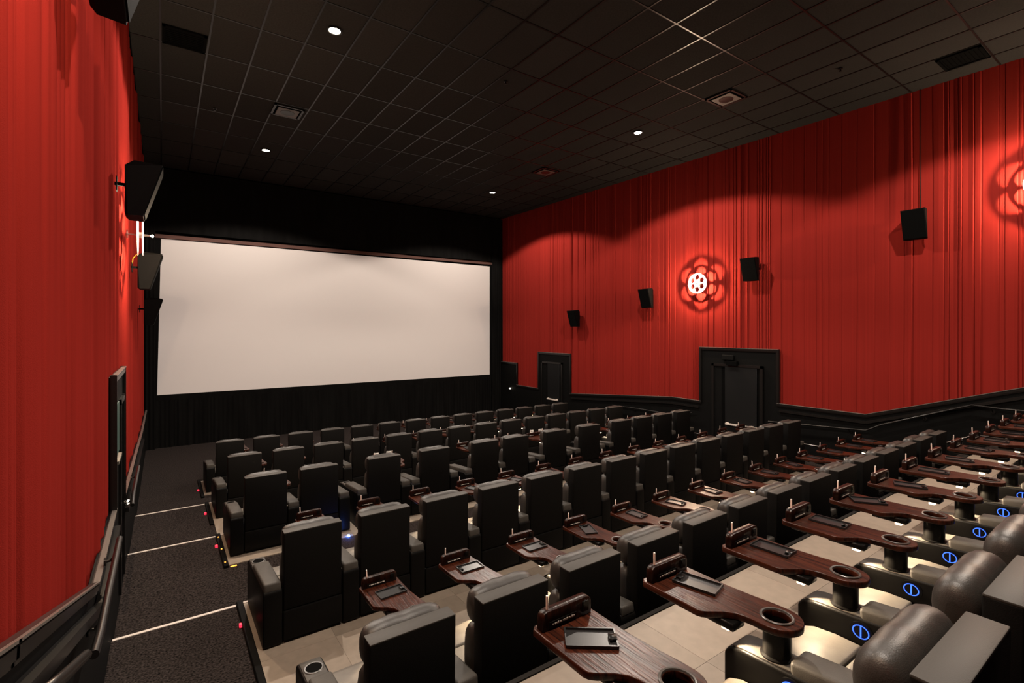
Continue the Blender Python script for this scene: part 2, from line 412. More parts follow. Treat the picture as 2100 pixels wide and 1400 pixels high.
# wainscot and trim following the stepped floor; (y, z) profile shared by both walls
PROF_R = [(16.9, -2.16), (15.62, -2.16), (15.62, -1.32), (16.9, -1.32)]
LINE_R = [(16.9, -1.32), (15.55, -1.32), (15.55, -2.16), (14.24, -2.17), (14.24, -.85), (12.56, -.85), (12.56, -2.18), (8.54, -1.85), (7.68, -1.86), (7.68, -.48), (5.74, -.48), (5.74, -1.69), (4.04, -1.70), (1.30, -.78), (-4.9, -.78)]
LINE_L = [(16.9, -2.2), (13.2, -2.2), (9.9, -2.04), (8.5, -1.98), (7.28, -1.92), (7.28, -.45), (5.90, -.45), (5.90, -1.69), (4.34, -1.72), (2.05, -.94), (1.6, -.78), (-4.9, -.78)]
def wainscot(side, LINE, xf, sgn, wallobj):
    pj, tj = (.034, .036) if side == 'right' else (.012, .014)
    # panel: one slab per run of the line
    bm = bmesh.new()
    for (ya, za), (yb, zb) in zip(LINE, LINE[1:]):
        if abs(ya-yb) < .01: continue
        q = [(yb, -.1), (ya, -.1), (ya, za+ZO), (yb, zb+ZO)]
        v0 = [bm.verts.new((xf(y)+sgn*pj, y, z)) for y, z in q]; v1 = [bm.verts.new((xf(y)-sgn*.02, y, z)) for y, z in q]
        bm.faces.new(v0); bm.faces.new(v1[::-1])
        for i in range(4): bm.faces.new((v0[i], v1[i], v1[(i+1) % 4], v0[(i+1) % 4]))
    obj('wainscot_panel', mesh(bm), M['wainscot'], wallobj)
    k = 0; lipk = (4, 9) if side == 'right' else (5,)
    for (ya, za), (yb, zb) in zip(LINE, LINE[1:]):
        bm = bmesh.new(); vert = abs(ya-yb) < .01
        upv = Vector((0, 1, 0)) if vert else Vector((0, 0, 1))
        A = Vector((xf(ya)+sgn*tj, ya, za+ZO-(0 if vert else .02))); B = Vector((xf(yb)+sgn*tj, yb, zb+ZO-(0 if vert else .02)))
        d = (B-A).normalized(); A2 = A-d*.02; B2 = B+d*.02
        bar(bm, A2, B2, .05, .035, upv); bar(bm, A2, B2, .03, .075, upv)
        tr = obj('trim_moulding', mesh(bm), M['trim'], wallobj)
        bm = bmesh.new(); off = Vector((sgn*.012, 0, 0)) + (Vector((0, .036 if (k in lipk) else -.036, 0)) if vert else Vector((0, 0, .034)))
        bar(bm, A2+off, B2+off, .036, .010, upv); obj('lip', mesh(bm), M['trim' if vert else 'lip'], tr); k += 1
wainscot('right', LINE_R, xr, -1, wr_)
wainscot('left', LINE_L, lambda y: XL, 1, wl_)
# lower ledge under the moulding (shadow shelf)
def ledge(wallobj, xf, sgn, runs):
    for (ya, za), (yb, zb) in runs:
        bm = bmesh.new(); bar(bm, (xf(ya)+sgn*.045, ya, za+ZO), (xf(yb)+sgn*.045, yb, zb+ZO), .05, .05); obj('ledge_rail', mesh(bm), M['trim'], wallobj)
ledge(wr_, xr, -1, [((12.5, -2.33), (8.54, -2.0)), ((8.54, -2.0), (7.72, -2.01)), ((5.7, -1.84), (4.04, -1.85)), ((4.04, -1.85), (1.3, -.93))])
ledge(wl_, lambda y: XL, 1, [((13.2, -2.36), (7.3, -2.10)), ((5.86, -1.84), (4.34, -1.87)), ((4.34, -1.87), (1.6, -.93))])

# doors in the right wall and the recess of the left one
def right_door(num, yA, yB, ztop, leafA, leafB, zfl, zopen, bar_y, bar_z):
    yc = (yA+yB)/2; x = xr(yc)-.036
    d = empty('door_%d' % num, (x, yc, zfl+ZO)); d['kind'] = 'structure'
    oA, oB = leafA+.30, leafB-.08         # opening edges
    bm = bmesh.new(); h = zopen-zfl
    bar(bm, (-.012, oA-yc+.03, 0), (-.012, oA-yc+.03, h+.06), .06, .05, Vector((1, 0, 0))); bar(bm, (-.012, oB-yc-.03, 0), (-.012, oB-yc-.03, h+.06), .06, .05, Vector((1, 0, 0)))
    bar(bm, (-.012, oB-yc-.06, h+.03), (-.012, oA-yc+.06, h+.03), .05, .06); obj('door_frame', mesh(bm), M['trim'], d)
    obj('opening', box(-.006, .0, leafA-yc, oA-yc, 0, h), M['void'], d)
    lf = obj('door_leaf', box(-.03, .0, leafB-yc, leafA-yc, .01, h, .004, 1), M['door'], d)
    bm = bmesh.new(); bar(bm, (-.075, leafB-yc+.06, bar_z-zfl), (-.075, leafA-yc-.04, bar_z-zfl), .035, .04)
    for yy in (leafB-yc+.1, leafA-yc-.08): add_box(bm, -.06, -.028, yy-.03, yy+.03, bar_z-zfl-.03, bar_z-zfl+.03)
    obj('push_bar', mesh(bm), M['nosing'], lf)  # pale colour instead of metal paints in the bar's shine
    return d, x, yc
d2, dx, dyc = right_door(2, 7.68, 5.74, -.48, 7.0, 6.2, -2.78, -.92, 0, -2.31)
bm = bmesh.new(); add_box(bm, -.07, -.004, .05, .35, 2.78-.76, 2.78-.64, .006, 1); obj('door_closer_housing', mesh(bm), M['wainscot'], d2)
bm = bmesh.new(); add_box(bm, -.10, -.004, -.05, .22, 2.78-.89, 2.78-.78, .004, 1)
o = obj('hanging_sign', mesh(bm), M['void']); o.parent = d2
d1, dx1, dyc1 = right_door(1, 14.24, 12.56, -.85, 13.72, 13.07, -3.27, -1.22, 0, -2.46)
o = obj('exit_spot', box(-.02, .02, -.03, .03, -.02, .02, .005, 1), M['white_led']); o.location = (xr(16.1)-.07, 15.95, -2.32+ZO); tag(o, 'tiny white light low in the dark corner beside the screen', 'light')
# left side: recess with a small sign
dl = empty('door_3', (XL+.014, 6.60, -2.78+ZO)); dl['kind'] = 'structure'
obj('opening', box(0, .006, .04, .56, 0, 1.98), M['void'], dl)
bm = bmesh.new(); bar(bm, (.008, .03, 0), (.008, .03, 2.04), .05, .03, Vector((1, 0, 0))); bar(bm, (.008, .57, 0), (.008, .57, 2.04), .05, .03, Vector((1, 0, 0))); bar(bm, (.008, .005, 2.01), (.008, .595, 2.01), .03, .05); obj('door_frame', mesh(bm), M['trim'], dl)
obj('vision_panel', box(.002, .014, -.52, -.16, 1.55, 2.05, .004, 1), M['teal'], dl)
bm = bmesh.new(); bar(bm, (.018, -.56, 1.50), (.018, -.12, 1.50), .03, .03); obj('panel_sill', mesh(bm), M['metal'], dl)

# ------------------------------------------------------------------ screen end
SY = 16.75
screen = empty('cinema_screen', (5.3, SY, -1.82+ZO)); tag(screen, 'wide blank white cinema screen filling the front wall', 'screen')
me = bpy.data.meshes.new('screen'); zb, zt = -1.80, 2.50
bm = bmesh.new(); v = [bm.verts.new(p) for p in ((-.13-5.3, 0, 0), (10.66-5.3, 0, 0), (10.66-5.3, 0, zt-zb), (-.04-5.3, 0, zt-zb))]
v2 = [bm.verts.new((a.co.x, .02, a.co.z)) for a in v]
bm.faces.new(v); bm.faces.new(v2[::-1])
for i in range(4): bm.faces.new((v[i], v2[i], v2[(i+1) % 4], v[(i+1) % 4]))
obj('screen_cloth', mesh(bm), M['screen'], screen)
bm = bmesh.new(); bar(bm, (-.2-5.3, -.03, zt-zb+.06), (10.9-5.3, -.03, zt-zb+.12), .03, .10); obj('top_mask', mesh(bm), M['mask_top'], screen)
bm = bmesh.new(); bar(bm, (-.3-5.3, -.02, -.11), (11.0-5.3, -.02, -.11), .03, .20); obj('bottom_mask', mesh(bm), M['black_drape'], screen)
bm = bmesh.new(); prism(bm, [(-.30-5.3, -.2), (-.135-5.3, -.2), (-.045-5.3, zt-zb+.1), (-.30-5.3, zt-zb+.1)], -.04, .0, axis='Y'); obj('side_mask', mesh(bm), M['black_drape'], screen)
bm = bmesh.new(); prism(bm, [(10.66-5.3, -.2), (10.85-5.3, -.2), (10.85-5.3, zt-zb+.1), (10.66-5.3, zt-zb+.1)], -.04, .0, axis='Y'); obj('side_mask', mesh(bm), M['black_drape'], screen)
def pleats(x0, x1, y, z0, z1, seed, amp=.04, wmin=.07, wmax=.16, swag=False):
    rnd = random.Random(seed); xs = []; x = x0
    while x < x1:
        wd = rnd.uniform(wmin, wmax); a = rnd.uniform(.4, 1)*amp
        for k in range(4): xs.append((min(x+wd*k/4, x1), a*math.sin(PI*k/4)))
        x += wd
    bm = bmesh.new(); cols = []
    for (x, a) in xs:
        zz = z0
        cols.append([bm.verts.new((x+.01*math.sin(zz*3+x), y-a*(.5+.5*t), z0+(z1-z0)*(1-t))) for t in (0, .5, 1)])
    for a, b in zip(cols, cols[1:]):
        for k in range(2): bm.faces.new((a[k], b[k], b[k+1], a[k+1]))
    m_ = bpy.data.meshes.new('pleats'); bm.normal_update(); bm.to_mesh(m_); bm.free(); m_.shade_smooth(); return m_
o = obj('stage_curtain', pleats(-.35, 11.0, SY-.03, .0, 1.30, 11), M['black_drape']); tag(o, 'black pleated curtain hanging below the whole screen', 'curtain')
o = obj('side_curtain', pleats(10.70, 11.2, SY-.14, .0, CEIL-.02, 12, .08, .06, .12), M['black_drape']); tag(o, 'tall black pleated leg curtain at the right edge of the screen', 'curtain')
o = obj('side_curtain', pleats(-.40, -.16, SY-.14, .0, CEIL-.02, 13, .05, .06, .12), M['black_drape']); tag(o, 'tall black leg curtain at the left edge of the screen', 'curtain')
# valance with drooping swag seams
bm = bmesh.new(); nx, nz = 90, 14; g = []
for i in range(nx+1):
    col = []
    for j in range(nz+1):
        x = -.4+11.6*i/nx; z = zt+ZO+.16+(CEIL-zt-ZO-.16)*j/nz
        t = (x % 1.9)/1.9; s = .22*(4*(t-.5)**2)
        col.append(bm.verts.new((x, SY-.10-.025*max(0, math.sin((z-s)*9)), z)))
    g.append(col)
for i in range(nx):
    for j in range(nz): bm.faces.new((g[i][j], g[i+1][j], g[i+1][j+1], g[i][j+1]))
m_ = mesh(bm); m_.shade_smooth(); o = obj('valance_curtain', m_, M['black_drape']); tag(o, 'black swagged valance curtain above the screen up to the ceiling', 'curtain')

# ------------------------------------------------------------------ wall speakers
def make_speaker(front, side_mat):
    """local: +x out of the wall, wall at x=0"""
    bm = bmesh.new()
    prof = [(.085, -.25), (.085, .22), (.16, .27), (.385, .25), (.23, -.27), (.11, -.27)]   # (x,z)
    v0 = []; v1 = []
    for x, z in prof:
        hw = .18 if x > .2 else (.12 if x < .1 else .15)
        v0.append(bm.verts.new((x, -hw, z))); v1.append(bm.verts.new((x, hw, z)))
    bm.faces.new(v0); bm.faces.new(v1[::-1]); n = len(prof)
    for i in range(n): bm.faces.new((v0[i], v1[i], v1[(i+1) % n], v0[(i+1) % n]))
    body = mesh(bm)
    bm = bmesh.new(); a = Vector((.388, 0, .235)); b = Vector((.238, 0, -.255)); bar(bm, a, b, .34, .012, Vector((1, 0, .3))); gr = mesh(bm)
    bm = bmesh.new(); bar(bm, (0, 0, .05), (.10, 0, .05), .03, .03); add_box(bm, .012, .022, -.05, .05, -.02, .12); br = mesh(bm)
    return body, gr, br
spk = make_speaker(0, 0)
SPK = [(12.17, .34), (9.24, .86), (6.26, 1.38), (3.20, 1.90)]
ordn = ['farthest', 'second farthest', 'third farthest', 'nearest']
for side in ('left', 'right'):
    for i, (y, z) in enumerate(SPK):
        x = XL if side == 'left' else xr(y)
        t = empty('wall_speaker', (x, y, z+ZO), 0 if side == 'left' else PI)
        grey = side == 'left' and i == 1
        lab = {'left': ['black wall speaker closest to the screen on the left red wall', 'grey-sided wall speaker just below and beyond the left wall sconce', 'big black wall speaker just above the left wall sconce', 'black wall speaker highest on the left red wall, cut off at top'],
               'right': ['smallest black speaker on the right red wall, closest to the screen', 'black speaker on the right red wall just left of the middle wall sconce', 'black speaker on the right red wall just right of the middle wall sconce', 'largest black speaker on the right red wall, left of the cut-off sconce']}[side][i]
        tag(t, lab, 'speaker', 'wall speakers')
        c = obj('cabinet', spk[0].copy() if grey else spk[0], None, t)
        if not c.data.materials: c.data.materials.append(M['speaker_grey'] if grey else M['speaker'])
        obj('grille', spk[1], M['grille'], t); obj('bracket', spk[2], M['speaker'], t)
        if grey:
            bm = bmesh.new(); tube(bm, [(.02, -.02, .10), (.03, -.02, .18), (.07, -.02, .235), (.14, -.02, .245)], .006, 6); obj('wire', mesh(bm), M['yellow'], t)
        if side == 'right' and i == 3:
            bm = bmesh.new(); tube(bm, [(.05, .02, CEIL-z-ZO), (.052, .02, 1.2), (.06, .03, .2), (.10, 0, .1)], .008, 6); obj('wire', mesh(bm), M['speaker'], t)

# ------------------------------------------------------------------ film reel sconces
reel_plate = plate([circle(0, 0, .25, 48)] + [circle(.156*math.cos(k*PI/3+PI/6), .156*math.sin(k*PI/3+PI/6), .0735, 24) for k in range(6)] + [circle(.062*math.cos(k*PI/3), .062*math.sin(k*PI/3), .010, 8) for k in range(6)], .006, mat=M['reel'])
hub_bm = bmesh.new(); add_cyl(hub_bm, (.15, 0, 0), .035, .05, 20, 'X'); hub = mesh(hub_bm, smooth=40)
bm = bmesh.new(); add_cyl(bm, (.05, 0, 0), .008, .10, 10, 'X'); add_cyl(bm, (.012, 0, 0), .05, .014, 20, 'X'); stem = mesh(bm, smooth=40)
bm = bmesh.new(); add_cyl(bm, (.21, 0, 0), .014, .07, 14, 'X'); sock = mesh(bm, smooth=40)
bm = bmesh.new(); bmesh.ops.create_icosphere(bm, subdivisions=2, radius=.013, matrix=Matrix.Translation((.262, 0, 0))); bulb = mesh(bm, smooth=80)
SCN = [(7.69, 1.16), (1.58, 2.30)]
for side in ('left', 'right'):
    for i, (y, z) in enumerate(SCN):
        t = empty('wall_sconce', (XL+.02 if side == 'left' else xr(y)-.02, y, z+ZO), 0 if side == 'left' else PI)
        tag(t, {'left': ['film reel wall sconce with bare glowing bulb seen edge-on on the left wall', 'film reel wall sconce on the near left wall, out of view'],
                'right': ['film reel wall sconce casting petal shadows between two speakers, right wall', 'film reel wall sconce cut off at the right edge of the view']}[side][i], 'sconce', 'film reel wall sconces')
        obj('stem', stem, M['metal'], t)
        for k, dx in enumerate((.115, .165)):
            r = obj('reel_disc', reel_plate, None, t); r.location = (dx, 0, 0); r.rotation_euler = (PI/2+0, 0, PI/2)
        obj('hub', hub, M['reel'], t); obj('socket', sock, M['metal'], t); obj('bulb', bulb, M['bulb'], t)

# ------------------------------------------------------------------ handrails
def rail(name, label, paths, brackets, xf, sgn, matl='trim', r=.022):
    t = empty(name, paths[0][0]); L = Vector(paths[0][0])
    for p in paths:
        bm = bmesh.new(); tube(bm, [Vector(q)-L for q in p], r, 10); obj('rail', mesh(bm, smooth=50), M[matl], t)
    for (x, y, z) in brackets:
        bm = bmesh.new(); tube(bm, [Vector((x, y, z-.02))-L, Vector((x-sgn*.04, y, z-.07))-L, Vector((xf(y)+sgn*.045, y, z-.07))-L], .009, 6)
        add_cyl(bm, Vector((xf(y)+sgn*.05, y, z-.07))-L, .03, .012, 14, 'X'); obj('bracket', mesh(bm, smooth=40), M['trim'], t)
    tag(t, label, 'handrail'); return t
def RX(y): return xr(y)-.14
z_ = lambda z: z+ZO
rail('handrail', 'thin glossy black handrail bending along the right wall below the red drape', [[(RX(5.9), 5.9, z_(-2.10)), (RX(4.0), 4.0, z_(-1.99)), (RX(3.75), 3.75, z_(-1.84)), (RX(2.45), 2.45, z_(-1.30)), (RX(2.1), 2.1, z_(-1.32)), (RX(.2), .2, z_(-1.32))]],
     [(RX(4.3), 4.3, z_(-2.0)), (RX(3.1), 3.1, z_(-1.57)), (RX(2.2), 2.2, z_(-1.32))], xr, -1, r=.018)
rail('handrail', 'black handrail along the right wall between the two dark doorways', [[(RX(10.6), 10.6, z_(-2.31)), (RX(9.6), 9.6, z_(-2.29)), (RX(8.4), 8.4, z_(-2.30)), (RX(7.85), 7.85, z_(-2.16))]], [(RX(9.8), 9.8, z_(-2.29)), (RX(8.6), 8.6, z_(-2.3))], xr, -1, r=.018)
LX = XL+.12
rail('handrail', 'black handrail on the left wall beyond the left doorway', [[(LX, 8.5, z_(-1.88)), (LX, 7.0, z_(-1.84)), (LX, 6.75, z_(-1.9))]], [(LX, 6.9, z_(-1.84)), (LX, 8.2, z_(-1.88))], lambda y: XL, 1, r=.02)
rail('handrail', 'long black handrail on the left wall running toward the camera', [[(LX, 4.83, z_(-1.60)), (LX, 3.4, z_(-1.60)), (LX, 3.1, z_(-1.56))]], [(LX, 4.6, z_(-1.60)), (LX, 3.6, z_(-1.60))], lambda y: XL, 1, r=.021)
rail('handrail', 'near end of a black handrail at the bottom left corner', [[(XL+.11, 2.9, z_(-1.45)), (XL+.11, 2.25, z_(-1.18)), (XL+.11, 1.95, z_(-1.05)), (XL+.02, 1.93, z_(-1.05))]], [(XL+.11, 2.1, z_(-1.10))], lambda y: XL, 1, r=.022)
o = obj('step_light', box(-.012, .012, -.02, .02, -.02, .02, .004, 1), M['white_led']); o.location = (XL+.06, 7.30, -2.01+ZO); tag(o, 'tiny white light under the left wall handrail', 'light')
def guard(label, pts, zf):
    t = empty('guard_rail', (pts[0][0], pts[0][1], zf+ZO)); L = Vector((pts[0][0], pts[0][1], zf+ZO)); tag(t, label, 'rail')
    bm = bmesh.new(); tube(bm, [Vector(p)-L for p in pts], .02, 10); obj('rail', mesh(bm, smooth=50), M['metal_dark'], t)
    for p in (pts[0], pts[-1]):
        bm = bmesh.new(); bar(bm, Vector((p[0], p[1], zf+ZO))-L, Vector(p)-L, .03, .03, Vector((1, 0, 0))); obj('post', mesh(bm), M['metal_dark'], t)
M['metal_dark'] = mat('dark_steel', (.10, .095, .09), .25, metal=1)
guard('short dark bent guard rail in the right aisle beside the nearest row', [(10.7, 2.63, z_(-1.90)), (10.7, 2.28, z_(-1.71)), (10.7, 1.9, z_(-1.71))], -2.60)
guard('short dark guard rail in the right aisle beside the fifth row', [(10.7, 5.05, z_(-2.35)), (10.7, 4.45, z_(-2.35))], -2.78)
guard('short dark guard rail in the right aisle in front of the big doorway', [(10.7, 7.60, z_(-2.56)), (10.7, 6.9, z_(-2.56))], -2.91)
guard('short dark guard rail in the right aisle behind the big doorway push bar', [(10.75, 6.15, z_(-2.20)), (10.75, 5.7, z_(-2.20))], -2.91)

# ------------------------------------------------------------------ recliner
P = .68
def bm_mesh(fn, m=None, smooth=45):
    bm = bmesh.new(); fn(bm); return mesh(bm, mat=m, smooth=smooth)
ME = {}
ME['base'] = bm_mesh(lambda b: (add_box(b, -.255, .255, .0, .80, .03, .285, .012), add_box(b, -.24, .24, .03, .76, .0, .03)), M['arm'])
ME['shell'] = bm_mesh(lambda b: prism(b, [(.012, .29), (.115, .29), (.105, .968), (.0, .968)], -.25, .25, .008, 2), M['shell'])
ME['lit_top_edge'] = bm_mesh(lambda b: add_box(b, -.249, .249, .001, .104, .962, .9735, .004, 2), M['cap'])  # added strip whose lighter colour imitates light on the shell's top edge
ME['headrest'] = bm_mesh(lambda b: cushion(b, oval(.178, .866, .080, .117, 22, 2.2), -.242, .242, 26, 7, .0014, 3), M['dark_leather'], 80)
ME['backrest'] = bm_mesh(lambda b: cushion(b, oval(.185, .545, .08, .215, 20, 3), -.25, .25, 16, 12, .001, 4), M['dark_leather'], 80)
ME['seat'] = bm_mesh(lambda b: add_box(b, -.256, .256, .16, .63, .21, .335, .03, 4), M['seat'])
def legrest(b):
    prism(b, [(.634, .20), (.634, .335), (.75, .338), (.85, .328), (.905, .305), (.935, .26), (.94, .20), (.93, .08), (.86, .07), (.80, .20)], -.256, .256, .012, 2)
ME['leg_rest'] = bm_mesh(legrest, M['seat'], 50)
ARM_PROF = [(.0, .02), (.0, .47), (.02, .50), (.06, .505), (.45, .468), (.86, .445), (.915, .435), (.94, .40), (.94, .06), (.92, .0), (.03, .0)]
ME['arm_R'] = bm_mesh(lambda b: prism(b, ARM_PROF, .262, .418, .014, 3), M['arm'])
ME['arm_L'] = bm_mesh(lambda b: prism(b, ARM_PROF, -.418, -.262, .014, 3), M['arm'])
def pad(sx): return lambda b: add_box(b, sx*.34-.070, sx*.34+.070, .01, .655, .475, .556, .018, 3, Matrix.Rotation(-.085, 4, 'X'), (0, .05, .5))
def padm(sx):
    return bm_mesh(pad(sx), M['leather'])
ME['pad_R'] = padm(1); ME['pad_L'] = padm(-1)
for v in ME['pad_L'].vertices: v.co.y *= .97 if v.co.y > .3 else 1
def topplate(sx): return lambda b: prism(b, [(.50, .458), (.50, .468), (.86, .452), (.905, .442), (.905, .432), (.86, .44)], sx*.34-.066, sx*.34+.066, .003, 1)
ME['top_R'] = bm_mesh(topplate(1), M['leather']); ME['top_L'] = bm_mesh(topplate(-1), M['leather'])
def cupring(sx):
    def f(b):
        lathe(b, [(.048, .0), (.059, .0), (.061, .004), (.057, .008), (.049, .008), (.047, .0)], 28, (sx*.34, .785, .4535), cap=(False, False))
    return f
ME['cup_rim_L'] = bm_mesh(cupring(-1), M['rim']); ME['cup_rim_R'] = bm_mesh(cupring(1), M['rim'])
ME['cup_well_L'] = bm_mesh(lambda b: add_cyl(b, (-.34, .785, .458), .0485, .003, 28), M['hole'])
ME['button'] = bm_mesh(lambda b: add_cyl(b, (0, 0, 0), 1, 1, 28, 'X'), M['plastic'])
def ring(b):
    n = 32; R0, R1 = .80, .90; vs = []
    for k in range(n):
        a = 2*PI*k/n; vs.append([b.verts.new((-.012, r*math.cos(a)*.037, r*math.sin(a)*.033)) for r in (.84, .98)])
    for k in range(n):
        q = vs[k], vs[(k+1) % n]; b.faces.new((q[0][0], q[0][1], q[1][1], q[1][0]))
    add_box(b, -.013, -.011, -.003, .003, -.026, .026)
ME['ring'] = bm_mesh(ring, M['blue'], None)
ME['foot_gap'] = None
def build_chair(left_arm, right_cup=False):
    t = empty('recliner_chair', (0, 0, 0))
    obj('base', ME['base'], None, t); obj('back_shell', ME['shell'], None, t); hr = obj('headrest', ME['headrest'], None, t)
    obj('lit_top_edge', ME['lit_top_edge'], None, t)
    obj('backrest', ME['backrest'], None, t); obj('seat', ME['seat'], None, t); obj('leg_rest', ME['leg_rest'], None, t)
    a = obj('armrest', ME['arm_R'], None, t)
    obj('arm_pad', ME['pad_R'], None, a); obj('arm_top', ME['top_R'], None, a)
    b = obj('control_button', ME['button'], None, a); b.scale = (.012, .05, .044); b.location = (.262, .64, .40)
    r = obj('button_ring', ME['ring'], None, a); r.location = (.262, .64, .40); tag(r, 'glowing blue ring with a bar')
    if left_arm:
        a = obj('armrest', ME['arm_L'], None, t)
        obj('arm_pad', ME['pad_L'], None, a); obj('arm_top', ME['top_L'], None, a)
        obj('cup_rim', ME['cup_rim_L'], None, a); obj('cup_well', ME['cup_well_L'], None, a)
    return t
def copy_tree(o, parent=None):
    c = o.copy(); C.objects.link(c); c.parent = parent
    for ch in o.children: copy_tree(ch, c)
    return c
ORD = ['first', 'second', 'third', 'fourth', 'fifth', 'sixth', 'seventh', 'eighth', 'ninth', 'tenth', 'eleventh', 'twelfth', 'thirteenth', 'last']
XB = .87
reg = [XB+P*i for i in range(14)]
CX_ = [.864, 1.54, 2.477, 3.32, 4.27, 4.92, 5.83, 6.72, 7.65, 8.33, 9.01, 9.69]
ROWS = [('front row by the screen', 11.56, -3.27, reg), ('second row from the screen', 9.32, -3.085, reg), ('third row from the screen', 7.20, -2.91, CX_),
        ('fourth row from the screen', 4.72, -2.78, reg), ('fifth row from the screen', 2.51, -2.60, reg), ('row nearest the camera', .36, -1.875, [x+.025 for x in reg])]
protoA = protoB = None
rnd = random.Random(21)
seats = []
for r, (rn, y, z, xs) in enumerate(ROWS):
    for i, x in enumerate(xs):
        la = (i == 0) or (x-xs[i-1] > .75)
        if la:
            if protoA is None: protoA = build_chair(True); t = protoA
            else: t = copy_tree(protoA)
        else:
            if protoB is None: protoB = build_chair(False); t = protoB
            else: t = copy_tree(protoB)
        tl = .0135 if r in (0, 1, 2, 3, 5) else .0
        t.location = (x+.25, y, z+ZO+tl); t.rotation_euler = (0, 0, rnd.uniform(-.006, .006))
        o_ = 'last' if i == len(xs)-1 else ORD[i]
        tag(t, 'black leather recliner, %s from the left aisle in the %s' % (o_, rn), 'chair', 'recliners in the ' + rn)
        seats.append((r, i, x, y, z+ZO+tl, rn, o_))

# ------------------------------------------------------------------ swivel tables
TT = .030
def smooth_path():
    left = rounded([(-.23, .545), (-.23, .22), (-.105, .10), (-.098, .0)], .09, 6)
    return left
out = [(-.215, .545), (-.232, .53), (-.232, .235), (-.225, .215), (-.205, .195), (-.15, .155), (-.118, .12), (-.103, .08), (-.099, .04)]
out += [(.098*math.cos(a), .098*math.sin(a)) for a in [PI+k*PI/16 for k in range(0, 17)]]
out += [(.094, .06), (.078, .16), (.066, .28), (.064, .53), (.05, .545)]
ME['tabletop'] = plate([out, circle(0, 0, .058, 28)], TT, .004, M['wood'])
ME['pedestal'] = bm_mesh(lambda b: lathe(b, [(.066, 0), (.066, .006), (.056, .012), (.056, .135)], 28, cap=(True, False)), M['plastic'])
ME['cup_insert'] = bm_mesh(lambda b: lathe(b, [(.059, .0), (.068, .0), (.068, .004), (.064, .007), (.058, .006), (.056, .0)], 32, cap=(False, False)), M['rim'])
ME['cup_floor'] = bm_mesh(lambda b: lathe(b, [(.0568, .001), (.053, -.075), (.03, -.085), (.01, -.085)], 28, cap=(False, True)), M['hole'])
def board_prof(wd, h): return rounded([(-wd/2, 0), (wd/2, 0), (wd/2, h), (-wd/2, h)], .03, 5)[5+1-6:]
def board(wd):
    h = .078; r = .03
    pts = [(-wd/2, 0), (wd/2, 0)] + [(wd/2-r+r*math.cos(a), h-r+r*math.sin(a)) for a in [k*PI/12 for k in range(0, 7)]] + [(-wd/2+r+r*math.cos(a), h-r+r*math.sin(a)) for a in [PI/2+k*PI/12 for k in range(0, 7)]]
    return lambda b: prism(b, pts, -.02, .02, .003, 1, axis='Y')
ME['board'] = bm_mesh(board(.27), M['wood_shaded'])
ME['strip'] = bm_mesh(lambda b: add_box(b, -.10, .045, -.0235, -.019, .012, .034), M['plastic'])
def letters(b):
    x = -.085
    for word in (1, 4, 2, 4, 2, 3):
        for k in range(word):
            hh = random.Random(int(x*1e5)).choice([.007, .0085, .006]); add_box(b, x, x+.0045, -.0245, -.023, .0185, .0185+hh); x += .006
        x += .005
ME['letters'] = bm_mesh(letters, M['print'], None)
ME['knob'] = bm_mesh(lambda b: (add_cyl(b, (.095, -.024, .052), .014, .008, 14, 'Y'), add_box(b, .08, .115, -.024, -.019, .02, .062)), M['plastic'])
ME['lamp_house'] = bm_mesh(lambda b: (add_box(b, -.165, -.075, .10, .30, -.035, -.001, .006, 1), add_box(b, -.20, -.10, .36, .50, -.02, -.001, .004, 1)), M['plastic'])
ME['lamp_lens'] = bm_mesh(lambda b: add_box(b, -.135, -.10, .14, .175, -.056, -.034), M['lens'], None)
# double table for the pairs in the third row
outD = [(-.27, .50), (-.285, .485), (-.285, .22), (-.27, .20), (-.20, .12), (-.19, .0)]
outD += [(-.09+.10*math.cos(a), .10*math.sin(a)) for a in [PI+k*PI/12 for k in range(0, 7)]] + [(.09+.10*math.cos(a), .10*math.sin(a)) for a in [PI*1.5+k*PI/12 for k in range(0, 7)]]
outD += [(.20, .12), (.27, .20), (.285, .22), (.285, .485), (.27, .50)]
ME['tabletop_double'] = plate([outD, circle(-.09, 0, .058, 28), circle(.09, 0, .058, 28)], TT, .004, M['wood'])
ME['board_double'] = bm_mesh(board(.52), M['wood_shaded'])
TH = .457+.135                                   # tabletop underside above the floor
def build_table(double=False):
    t = empty('swivel_table', (0, 0, 0))
    zt_ = .135+TT/2; top = .135+TT
    o = obj('tabletop', ME['tabletop_double' if double else 'tabletop'], None, t); o.location = (0, 0, zt_)
    for px in ((-.09, .09) if double else (0,)):
        p = obj('pedestal', ME['pedestal'], None, t); p.location = (px, 0, 0)
        c = obj('cup_holder', ME['cup_insert'], None, o); c.location = (px, 0, TT/2)
        f = obj('cup_well', ME['cup_floor'], None, o); f.location = (px, 0, TT/2)
    bx = 0 if double else -.088; by = .455 if double else .505
    b = obj('order_board', ME['board_double' if double else 'board'], None, t); b.location = (bx, by, top)
    for k in ((-.13, .13) if double else (0,)):
        s = obj('label_strip', ME['strip'], None, b); s.location = (k, 0, 0)
        l = obj('lettering', ME['letters'], None, b); l.location = (k, 0, 0)
        q = obj('call_button', ME['knob'], None, b); q.location = (k, 0, 0)
    h = obj('lamp_housing', ME['lamp_house'], None, t); h.location = (0, 0, .135)
    l = obj('lamp_lens', ME['lamp_lens'], None, t); l.location = (0, 0, .135)
    sp = obj('lamp_beam', TABLE_LAMP, None, l); sp.location = (-.082, .135, -.06); sp.rotation_euler = (-.72, .25, 0)
    return t
